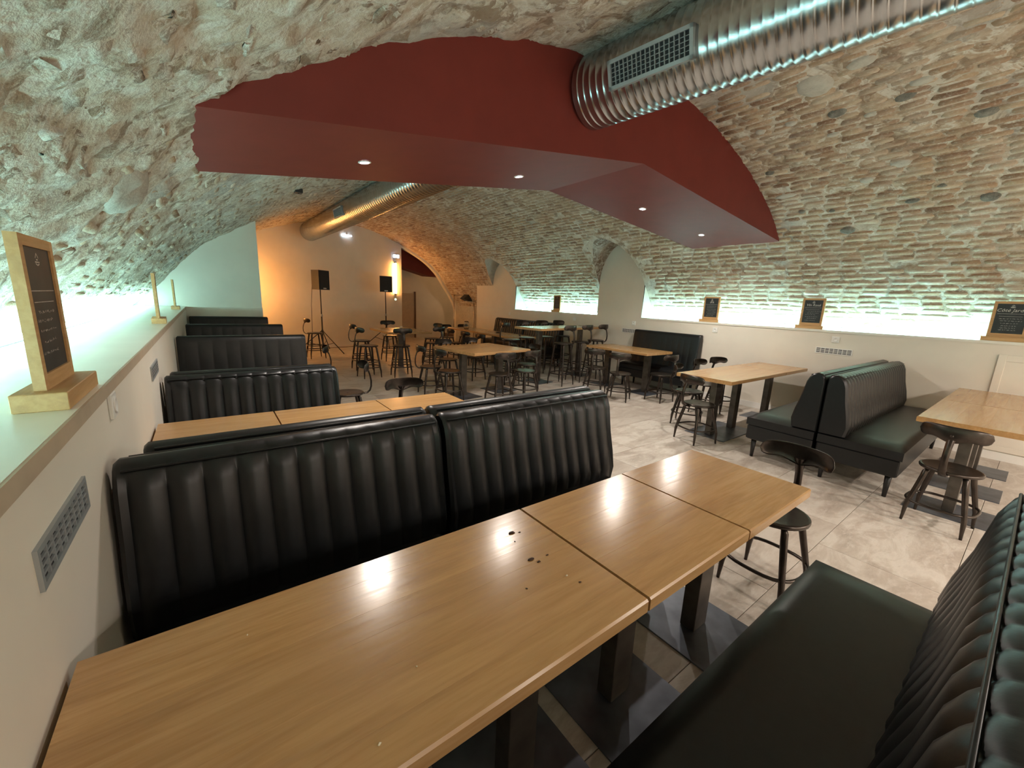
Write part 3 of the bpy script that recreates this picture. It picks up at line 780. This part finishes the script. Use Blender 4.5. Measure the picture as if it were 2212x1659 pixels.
stool(LOW, 4.45, 2.27, 0.95, -0.3, 'dark metal stool in full view at the left end of the two-column table', g)
stool(LOW, 5.03, 2.72, 0.35, -1, 'dark metal stool behind the left corner of the two-column table', g)
stool(LOW, 5.78, 2.86, 0, -1, 'dark metal stool behind the two-column table, its curved backrest glinting orange', g)
stool(LOW, 6.30, 2.88, -0.3, -1, 'dark metal stool behind the smaller table nearest the right wall', g)
g = 'low metal stools at the wall bench table'
stool(LOW, 5.28, 4.05, 0.9, 0.45, 'dark metal stool at the near left side of the wall bench table', g)
stool(LOW, 5.33, 4.62, 0.9, 0.45, 'dark metal stool at the far left side of the wall bench table', g)
stool(LOW, 5.86, 3.68, 0.1, 1, 'dark metal stool at the near end of the wall bench table', g)
g = 'low metal stools around the square table'
stool(LOW, 3.42, 4.80, 0.1, 1, 'dark metal stool on the near side of the square middle table, left of the pair', g)
stool(LOW, 3.96, 4.88, -0.15, 1, 'dark metal stool on the near side of the square middle table, right of the pair', g)
stool(LOW, 4.42, 5.95, -1, 0.1, 'dark metal stool on the right side of the square middle table, farther of the pair', g)
stool(LOW, 4.42, 5.40, -1, 0.1, 'dark metal stool on the right side of the square middle table, nearer of the pair', g)
stool(LOW, 2.78, 5.80, 1, -0.1, 'dark metal stool on the left side of the square middle table, farther of the pair', g)
stool(LOW, 2.86, 5.32, 1, 0.0, 'dark metal stool on the left side of the square middle table, nearer of the pair', g)
stool(LOW, 3.40, 6.40, 0.1, -1, 'dark metal stool behind the square middle table, left of two shiny backrests', g)
stool(LOW, 4.05, 6.55, 0.1, -1, 'dark metal stool behind the square middle table, right of two shiny backrests', g)
g = 'metal stools around the table under the orange tube'
stool(MID, 2.36, 7.55, 1, 0.1, 'counter-height metal stool left of the tube-lit table, nearer of two in line', g)
stool(MID, 2.50, 8.45, 1, 0.0, 'counter-height metal stool left of the tube-lit table, farther of two in line', g)
stool(MID, 2.92, 7.38, 0.15, 1, 'counter-height metal stool on the near side of the tube-lit table, back to us', g)
stool(MID, 3.76, 7.72, -0.4, 1, 'counter-height metal stool at the near right corner of the tube-lit table', g)
stool(MID, 3.45, 9.40, 0.0, -1, 'counter-height metal stool behind the tube-lit table', g)
stool(MID, 4.15, 8.60, -1, -0.1, 'counter-height metal stool at the right side of the tube-lit table', g)
stool(MID, 2.00, 10.35, 1, 0.1, 'lone counter-height metal stool beside the left loudspeaker stand', 'lone stools')
g = 'low metal stools at the table before the ribbed bench'
stool(LOW, 4.93, 8.85, 1, 0, 'dark metal stool left of the long ribbed-bench table, farthest of three', g)
stool(LOW, 4.92, 8.15, 1, 0.1, 'dark metal stool left of the long ribbed-bench table, middle of three', g)
stool(LOW, 4.90, 7.45, 1, 0, 'dark metal stool left of the long ribbed-bench table, nearest of three', g)
stool(LOW, 5.45, 10.25, 0, -1, 'dark metal stool at the far end of the long table, left of the jug', g)
stool(LOW, 6.05, 10.35, -0.2, -1, 'dark metal stool at the far end of the long table, right of the jug', g)
g = 'bar stools at the tall table'
stool(HIGH, 5.28, 5.42, -0.15, 1, 'tall metal bar stool on the near side of the bar table, leftmost of three', g)
stool(HIGH, 5.88, 5.55, -0.15, 1, 'tall metal bar stool on the near side of the bar table, middle of three', g)
stool(HIGH, 6.48, 5.68, -0.2, 1, 'tall metal bar stool on the near side of the bar table, nearest the wall', g)
stool(HIGH, 5.30, 6.52, 0, -1, 'tall metal bar stool behind the bar table, leftmost of three', g)
stool(HIGH, 5.92, 6.62, 0, -1, 'tall metal bar stool behind the bar table, middle of three', g)
stool(HIGH, 6.50, 6.70, 0, -1, 'tall metal bar stool behind the bar table, nearest the wall', g)
stool(HIGH, 4.72, 6.28, 1, -0.1, 'tall metal bar stool at the left end of the bar table', g)

# ------------------------------------------------------------------ chalkboards
def text_mesh(body, size):
    cu = bpy.data.curves.new('t', 'FONT'); cu.body = body; cu.size = size; cu.align_x = 'CENTER'; cu.shear = 0.25; cu.resolution_u = 2
    o = bpy.data.objects.new('t', cu); C.objects.link(o)
    dg = bpy.context.evaluated_depsgraph_get(); me = bpy.data.meshes.new_from_object(o.evaluated_get(dg))
    bpy.data.objects.remove(o); vs = [tuple(v.co) for v in me.vertices]; fs = [tuple(p.vertices) for p in me.polygons]
    bpy.data.meshes.remove(me); return vs, fs
def board(label, loc, rz, W, H, words, sd):
    t = thing('chalkboard', label, 'chalkboard', loc, rz, 'chalkboards on the ledges'); h = W/2; b = 0.045; fw = 0.026; d = 0.011
    MB().cbox(-h-0.035, h+0.035, -0.052, 0.045, 0.0, b, 0.002).build('foot', M['pine'], t)
    MB().box(-h, -h+fw, -d, d, b, b+H).build('frame_bar', M['pine'], t); MB().box(h-fw, h, -d, d, b, b+H).build('frame_bar', M['pine'], t)
    MB().box(-h+fw, h-fw, -d, d, b, b+fw*1.5).build('frame_bar', M['pine'], t); MB().box(-h+fw, h-fw, -d, d, b+H-fw, b+H).build('frame_bar', M['pine'], t)
    MB().box(-h+fw, h-fw, -d+0.005, d-0.002, b+fw*1.5, b+H-fw).build('slate', M['slate'], t)
    # chalk: lettering, rules and short handwritten lines, lying on the slate
    r = random.Random(sd); mb = MB(); yf = -d+0.0045; top = b+H-fw
    def stroke(x0, z0, x1, z1, wd=0.0012):
        dx, dz = x1-x0, z1-z0; L = math.hypot(dx, dz) or 1; ox, oz = -dz/L*wd, dx/L*wd
        mb.quad((x0-ox, yf, z0-oz), (x1-ox, yf, z1-oz), (x1+ox, yf, z1+oz), (x0+ox, yf, z0+oz))
    # small crest at the top
    zc = top-0.025
    for a0, a1, b0, b1 in ((-0.012, 0.0, 0.0, 0.012), (0.0, 0.012, 0.012, 0.0), (-0.018, -0.010, 0.018, -0.010), (-0.006, -0.004, 0.006, -0.004), (-0.014, -0.014, 0.0, -0.018), (0.0, -0.018, 0.014, -0.014)):
        stroke(a0, zc+a1, b0, zc+b1, 0.0016)
    zt = top-0.085
    if words:
        vs, fs = text_mesh(words, 0.048); n = len(mb.v); mb.v += [(x, yf, z+zt) for x, z, q in vs]; mb.f += [tuple(n+i for i in f) for f in fs]
    stroke(-h*0.72, zt-0.022, h*0.72, zt-0.022, 0.0010); stroke(-h*0.6, zt-0.05, h*0.6, zt-0.05, 0.0008)
    z = zt-0.075
    while z > b+fw*1.5+0.02:
        x = -h*0.6+r.uniform(0, 0.03); xe = h*r.uniform(0.25, 0.65)
        while x < xe:
            L = r.uniform(0.008, 0.024); n_ = max(2, int(L/0.003))
            for q in range(n_): stroke(x+L*q/n_, z+r.uniform(-0.004, 0.004), x+L*(q+1)/n_, z+r.uniform(-0.004, 0.004), 0.0007)
            x += L+0.007
        z -= r.uniform(0.022, 0.030)
    mb.build('chalk_writing', M['chalk'], t, fixn=False)['kind'] = 'stuff'
    return t
board('wooden-framed chalkboard at the right picture edge on the right ledge', (7.0, 0.29, ZR), -PI/2, 0.275, 0.385, 'Côté Jardin', 1)
board('wooden-framed chalkboard above the white vent on the right ledge', (7.0, 2.11, ZR), -PI/2, 0.275, 0.385, 'Vin Rosé', 2)
board('wooden-framed chalkboard right of the blind arch on the right ledge', (7.0, 3.59, ZR), -PI/2, 0.275, 0.385, 'IPA', 3)
board('small distant wooden-framed chalkboard in the far right recess', (7.0, 7.48, ZR), -PI/2, 0.24, 0.36, '', 4)
board('nearest wooden-framed chalkboard on the left ledge', (-0.345, 1.60, ZL), PI/2, 0.27, 0.375, '', 5)
board('middle wooden-framed chalkboard on the left ledge, seen edge-on', (-0.345, 4.75, ZL), PI/2+0.05, 0.27, 0.375, '', 6)
board('farthest wooden-framed chalkboard on the left ledge, seen edge-on', (-0.36, 7.75, ZL), PI/2+0.02, 0.27, 0.375, '', 7)

# ------------------------------------------------------------------ vents, sockets, panel
def vent(label, loc, rz, L, H, cols, rows_, mat):
    """plate in local XZ, facing -Y"""
    t = thing('wall_vent', label, 'vent', loc, rz, 'wall vents')
    MB().box(-L/2+0.004, L/2-0.004, -0.0015, 0.0, -H/2+0.004, H/2-0.004).build('backing', M['dark'], t)
    f = MB(); b = 0.012
    f.box(-L/2, L/2, -0.007, 0, -H/2, -H/2+b); f.box(-L/2, L/2, -0.007, 0, H/2-b, H/2); f.box(-L/2, -L/2+b, -0.007, 0, -H/2+b, H/2-b); f.box(L/2-b, L/2, -0.007, 0, -H/2+b, H/2-b)
    f.build('frame', mat, t)
    for i in range(1, cols): x = -L/2+b+(L-2*b)*i/cols; MB().box(x-0.003, x+0.003, -0.006, 0, -H/2+b, H/2-b).build('bar', mat, t)
    for i in range(1, rows_): z = -H/2+b+(H-2*b)*i/rows_; MB().box(-L/2+b, L/2-b, -0.0055, 0, z-0.0025, z+0.0025).build('slat', mat, t)
vent('grey slotted vent on the left wall above the nearest table', (XL, 1.19, 0.99), PI/2, 0.37, 0.082, 9, 4, M['grey_metal'])
vent('grey vent on the left wall beside the second bench', (XL, 3.20, 1.01), PI/2, 0.37, 0.082, 9, 4, M['grey_metal'])
vent('pale slotted vent on the right wall above the double bench', (XW, 1.75, 1.015), -PI/2, 0.42, 0.085, 8, 5, M['white'])
vent('pale slotted vent on the right wall beside the tall wall bench', (XW, 5.17, 1.02), -PI/2, 0.36, 0.085, 8, 5, M['white'])
def socket(label, loc, rz):
    t = thing('wall_socket', label, 'socket', loc, rz, 'wall sockets')
    MB().cbox(-0.043, 0.043, -0.011, 0, -0.042, 0.042, 0.003).build('plate', M['white'], t)
    MB().lathe([(0.026, 0.0), (0.026, 0.004), (0.022, 0.0045), (0.020, 0.0005), (0.0005, 0.0003)], 20, Matrix.Translation((0, -0.011, 0)) @ Matrix.Rotation(PI/2, 4, 'X'), False).build('insert', M['white'], t, True)
socket('white socket on the left wall just below the ledge', (XL, 1.84, 1.105), PI/2)
socket('white socket on the right wall above the pale vent', (XW, 1.75, 1.175), -PI/2)
socket('white socket on the right wall below the third chalkboard', (XW, 3.42, 1.175), -PI/2)
socket('white socket on the right wall below the blind arch', (XW, 5.08, 1.18), -PI/2)
socket('white socket on the right wall behind the bar table', (XW, 6.75, 1.17), -PI/2)
socket('white socket on the far right wall above the ribbed bench', (XW, 9.3, 1.17), -PI/2)
t = thing('access_panel', 'cream panelled access door in the right wall at the picture edge', 'panel', (XW, -0.35, 0.10), -PI/2)
MB().box(-0.62, 0.62, -0.012, 0, 0, 1.06).build('leaf', M['cream'], t)
for (a0, a1, b0, b1) in ((-0.64, -0.58, 0, 1.06), (0.58, 0.64, 0, 1.06), (-0.58, 0.58, 0.99, 1.06), (-0.58, 0.58, 0.0, 0.06), (-0.58, 0.58, 0.42, 0.47)):
    MB().cbox(a0, a1, -0.018, -0.010, b0, b1, 0.003).build('moulding', M['cream'], t)

# ------------------------------------------------------------------ loudspeakers on stands
def speaker(x, y, rz, zb, W, H, lab1, lab2):
    s = thing('speaker_stand', lab2, 'stand', (x, y, 0), rz, 'speaker stands')
    MB().tube([(0, 0, 0.12), (0, 0, 0.95)], 0.019, 12).build('lower_pole', M['black_plastic'], s, True)
    MB().tube([(0, 0, 0.95), (0, 0, zb)], 0.014, 12).build('upper_pole', M['black_plastic'], s, True)
    MB().lathe([(0.028, 0.92), (0.030, 0.93), (0.030, 0.97), (0.02, 0.985)], 14).build('collar', M['grey_metal'], s, True)
    MB().lathe([(0.026, 0.52), (0.028, 0.53), (0.028, 0.57), (0.02, 0.58)], 14).build('hub', M['black_plastic'], s, True)
    for k in range(3):
        a = k*2*PI/3+0.5; c_, s_ = math.cos(a), math.sin(a)
        MB().tube([(0.02*c_, 0.02*s_, 0.55), (0.66*c_, 0.66*s_, 0.012)], 0.011, 8).build('leg', M['black_plastic'], s, True)
        MB().tube([(0.02*c_, 0.02*s_, 0.16), (0.36*c_, 0.36*s_, 0.26)], 0.007, 6).build('brace', M['black_plastic'], s, True)
        MB().lathe([(0.012, 0.0), (0.015, 0.004), (0.015, 0.02), (0.010, 0.025)], 10, Matrix.Translation((0.66*c_, 0.66*s_, 0))).build('rubber_foot', M['black_plastic'], s, True)
    b = thing('loudspeaker', lab1, 'loudspeaker', (x, y, zb), rz, 'loudspeakers on stands')
    mb = MB(); D = 0.28; h = W/2
    mb.extrude([(-h, -D/2), (h, -D/2), (h*0.72, D/2), (-h*0.72, D/2)], 0.0, H, 'z'); mb.build('cabinet', M['black_plastic'], b)
    MB().cbox(-h+0.015, h-0.015, -D/2-0.010, -D/2+0.001, 0.015, H-0.015, 0.006).build('front_grille', M['dark'], b)
    MB().cbox(-0.05, 0.05, -D/2-0.013, -D/2-0.009, 0.02, 0.05, 0.001).build('badge', M['grey_metal'], b)
    MB().cbox(-h*0.45, h*0.45, D/2-0.002, D/2+0.006, H*0.3, H*0.7, 0.003).build('rear_panel', M['grey_metal'], b)
speaker(2.38, 11.4, 0.62, 1.60, 0.36, 0.48, 'black loudspeaker on the left stand, angled to the room', 'black tripod stand under the left loudspeaker')
speaker(4.36, 12.2, -0.2, 1.63, 0.36, 0.46, 'black loudspeaker beside the orange tube light', 'black tripod stand under the loudspeaker by the tube light')
mb = MB(); pts = [(2.22, 11.55, 1.70), (2.19, 11.58, 1.2), (2.18, 11.62, 0.5), (2.2, 11.8, 0.03), (2.4, 12.05, 0.008), (2.9, 12.2, 0.008), (3.4, 12.3, 0.008), (3.75, 12.35, 0.008)]
mb.tube(pts, 0.006, 6); tag(mb.build('cable', M['black_plastic'], None, True), 'thin black cable from the left loudspeaker along the back wall', 'cable')

# ------------------------------------------------------------------ tube light, emergency lights, clock dial
def by(x): return 11.9+(x-0.85)/4.4*1.25
t = thing('tube_light', 'glowing orange vertical tube light at the right end of the back wall', 'lamp', (5.0, by(5.0), 1.57))
MB().tube([(0, -0.055, 0.03), (0, -0.055, 1.0)], 0.028, 14).build('tube', M['neon'], t, True)
MB().cbox(-0.03, 0.03, -0.08, -0.001, 0.0, 0.04, 0.004).build('socket_end', M['black_plastic'], t); MB().cbox(-0.03, 0.03, -0.08, -0.001, 0.99, 1.03, 0.004).build('socket_end', M['black_plastic'], t)
t = thing('tube_light', 'orange vertical tube light hidden behind the niche wall corner', 'lamp', (0.90, 11.2, 0.95))
MB().tube([(0.03, 0, 0.03), (0.03, 0, 1.3)], 0.028, 14).build('tube', M['neon'], t, True)
MB().cbox(-0.049, 0.06, -0.03, 0.03, 0.0, 0.04, 0.004).build('socket_end', M['black_plastic'], t); MB().cbox(-0.049, 0.06, -0.03, 0.03, 1.29, 1.33, 0.004).build('socket_end', M['black_plastic'], t)
t = thing('emergency_light', 'flat glowing bluish-white emergency light below the far duct', 'lamp', (3.40, by(3.4)-0.02, 3.16))
MB().cbox(-0.02, 0.02, -0.05, 0.015, 0.03, 0.10, 0.004).build('bracket', M['white'], t); MB().cbox(-0.14, 0.14, -0.05, -0.03, -0.02, 0.025, 0.004).build('panel', M['cool'], t)
t = thing('emergency_light', 'two-headed bluish emergency light above the orange tube', 'lamp', (5.03, by(5.03), 2.78))
MB().cbox(-0.10, 0.10, -0.05, -0.001, -0.06, 0.06, 0.006).build('body', M['white'], t)
for sx in (-0.06, 0.06): MB().cbox(sx-0.04, sx+0.04, -0.07, -0.05, -0.045, 0.045, 0.008).build('lens', M['cool'], t)
t = thing('thermostat', 'small round glowing dial below the orange tube', 'dial', (5.0, by(5.0), 1.42))
Mx = Matrix.Rotation(PI/2, 4, 'X')
MB().lathe([(0.055, 0), (0.055, 0.012), (0.045, 0.018), (0.0005, 0.018)], 24, Mx, False).build('rim', M['white'], t, True)
MB().lathe([(0.035, 0.019), (0.030, 0.021), (0.0005, 0.021)], 20, Mx, False).build('dial', M['tiny'], t, True)

# ------------------------------------------------------------------ far corner: door, poles, dark fan unit, steps
t = thing('door_1', 'plain beige door in the far corridor', 'door', (6.0, 14.6, 0)); t['kind'] = 'structure'
MB().box(-0.38, 0.30, -0.03, -0.001, 0, 1.65).build('leaf', M['ledge_edge'], t); MB().tube([(-0.30, -0.03, 0.85), (-0.30, -0.07, 0.85), (-0.20, -0.07, 0.85)], 0.012, 8).build('handle', M['black_plastic'], t, True)
MB().box(0.30, 0.36, -0.05, -0.001, 0, 1.72).build('frame', M['brown'], t)
t = thing('pole', 'thin chrome pole at the far vault mouth, left of two', 'pole', (7.05, 12.85, 0), 0, 'chrome poles')
MB().tube([(0, 0, 0.006), (0, 0, 1.66)], 0.016, 10).build('shaft', M['chrome'], t, True); MB().lathe([(0.05, 0), (0.05, 0.008)], 16).build('flange', M['chrome'], t, True)
MB().tube([(0, 0, 1.65), (0.22, -1.0, 1.65)], 0.012, 8).build('crossbar', M['chrome'], t, True)
t = thing('pole', 'thin chrome pole beside the far end of the right wall', 'pole', (7.27, 11.85, 0), 0, 'chrome poles')
MB().tube([(0, 0, 0.006), (0, 0, 1.64)], 0.018, 10).build('shaft', M['chrome'], t, True); MB().lathe([(0.05, 0), (0.05, 0.008)], 16).build('flange', M['chrome'], t, True)
t = thing('fan_unit', 'dark box hung under the vault at the far right corner', 'unit', (7.13, 12.05, 1.46))
MB().extrude([(-0.22, 0.08), (-0.05, 0.0), (0.16, 0.0), (0.16, 0.10), (0.02, 0.22), (-0.05, 0.22)], -0.14, 0.14, 'y').build('housing', M['black_plastic'], t)
MB().cbox(0.0, 0.14, -0.10, 0.10, 0.098, 0.20, 0.01).build('motor_cover', M['dark'], t)
t = thing('wall_lamp', 'warm wall lamp hidden behind the mouth of the far corridor', 'lamp', (8.6, 13.37, 2.3))
MB().lathe([(0.06, -0.10), (0.09, 0.0), (0.06, 0.10)], 20, Matrix.Translation((0, 0.11, 0))).build('shade', emit('warm_shade', (1.0, 0.62, 0.30), 38.0), t, True)
MB().cbox(-0.04, 0.04, 0.0, 0.05, -0.05, 0.05, 0.004).build('mount', M['white'], t)
t = thing('staircase', 'short flight of dark reddish steps at the far right', 'stairs', (8.1, 14.2, 0))
for i in range(4): MB().box(-0.5+0.22*i, 0.5, -0.5, 0.5, 0.17*i, 0.17*(i+1)-0.001).build('step', M['brown'], t)

# ------------------------------------------------------------------ small things
t = thing('glass_jug', 'clear glass jug on the far long table', 'jug', (5.45, 9.25, 0.751))
MB().lathe([(0.05, 0.0), (0.062, 0.006), (0.07, 0.06), (0.064, 0.13), (0.05, 0.17), (0.056, 0.20), (0.053, 0.20), (0.047, 0.17), (0.061, 0.13), (0.067, 0.06), (0.058, 0.010), (0.0005, 0.010)], 24).build('body', M['glass'], t, True)
MB().tube([(0.055, 0, 0.17), (0.10, 0, 0.15), (0.10, 0, 0.08), (0.066, 0, 0.06)], 0.006, 8).build('handle', M['glass'], t, True)
t = thing('ashtray', 'small dark round ashtray on the far long table', 'ashtray', (5.6, 8.0, 0.751))
MB().lathe([(0.045, 0.0), (0.05, 0.004), (0.052, 0.022), (0.046, 0.022), (0.042, 0.008), (0.0005, 0.007)], 20).build('bowl', M['black_plastic'], t, True)
MB().cbox(0.044, 0.056, -0.006, 0.006, 0.0225, 0.026, 0.001).build('rest', M['black_plastic'], t)
t = thing('saucer', 'small pale saucer on the tube-lit table', 'dish', (3.55, 8.95, 0.801))
MB().lathe([(0.03, 0.0), (0.035, 0.003), (0.065, 0.014), (0.063, 0.017), (0.03, 0.007), (0.0005, 0.006)], 24).build('plate', M['crumb_pale'], t, True)
MB().lathe([(0.020, 0.0071), (0.024, 0.010), (0.028, 0.045), (0.026, 0.045), (0.020, 0.012), (0.0005, 0.011)], 20).build('cup', M['white'], t, True)
rng = random.Random(5)
def crumb(label, x, y, sx, sy, h, mat):
    mb = MB(); k = 9; rows = []
    am = [1+rng.uniform(-0.4, 0.4) for _ in range(k)]
    for s, z in ((1.0, 0.0002), (0.85, h*0.6), (0.45, h), (0.05, h*1.05)): rows.append([(sx*s*am[j]*math.cos(2*PI*j/k), sy*s*am[j]*math.sin(2*PI*j/k), z+rng.uniform(0, h*0.2)*(s < 1)) for j in range(k)])
    mb.grid(rows, True); mb.f.append(tuple(len(mb.v)-k+j for j in range(k))); mb.f.append(tuple(k-1-j for j in range(k)))
    o = mb.build('crumb', M[mat], None, True, loc=(x, y, 0.7503)); tag(o, label, 'crumb', 'crumbs on the nearest table')
for lb, x, y, a_, b_, h_, mt in (('largest dark crumb heap near the table joint', .744, .944, .010, .006, .004, 'crumb'), ('small dark crumb right of the crumb heap', .769, .934, .005, .003, .002, 'crumb'), ('tiny dark crumb in front of the crumb heap', .724, .901, .003, .003, .002, 'crumb'),
        ('long dark crumb in front of the heap', .706, .801, .011, .005, .004, 'crumb'), ('dark crumb touching the long one', .722, .780, .006, .003, .003, 'crumb'), ('thin curled dark crumb behind the long one', .765, .791, .006, .002, .002, 'crumb'),
        ('pale splinter of food on the nearest table', .748, .689, .004, .003, .003, 'crumb_pale'), ('dark speck right of the pale splinter', .759, .649, .004, .003, .002, 'crumb'), ('dark speck left of the pale splinter', .62, .712, .003, .003, .002, 'crumb'),
        ('pale crumb near the front edge of the nearest table', .172, .556, .003, .003, .003, 'crumb_pale'), ('pale speck in the middle of the nearest table', .285, .659, .002, .002, .002, 'crumb_pale'), ('pale speck near the wall end of the nearest table', .01, .944, .002, .002, .002, 'crumb_pale')):
    crumb(lb, x, y, a_, b_, h_, mt)
t = thing('sensor_box', 'small black box fixed to the vault left of the far duct', 'sensor', tuple(surf(a_at_x(1.21), 6.88)+Vector((0, 0, -0.02))))
MB().cbox(-0.05, 0.05, -0.06, 0.06, -0.03, 0.03, 0.006).build('case', M['black_plastic'], t); MB().lathe([(0.012, -0.034), (0.014, -0.029)], 12).build('eye', M['dark'], t, True)
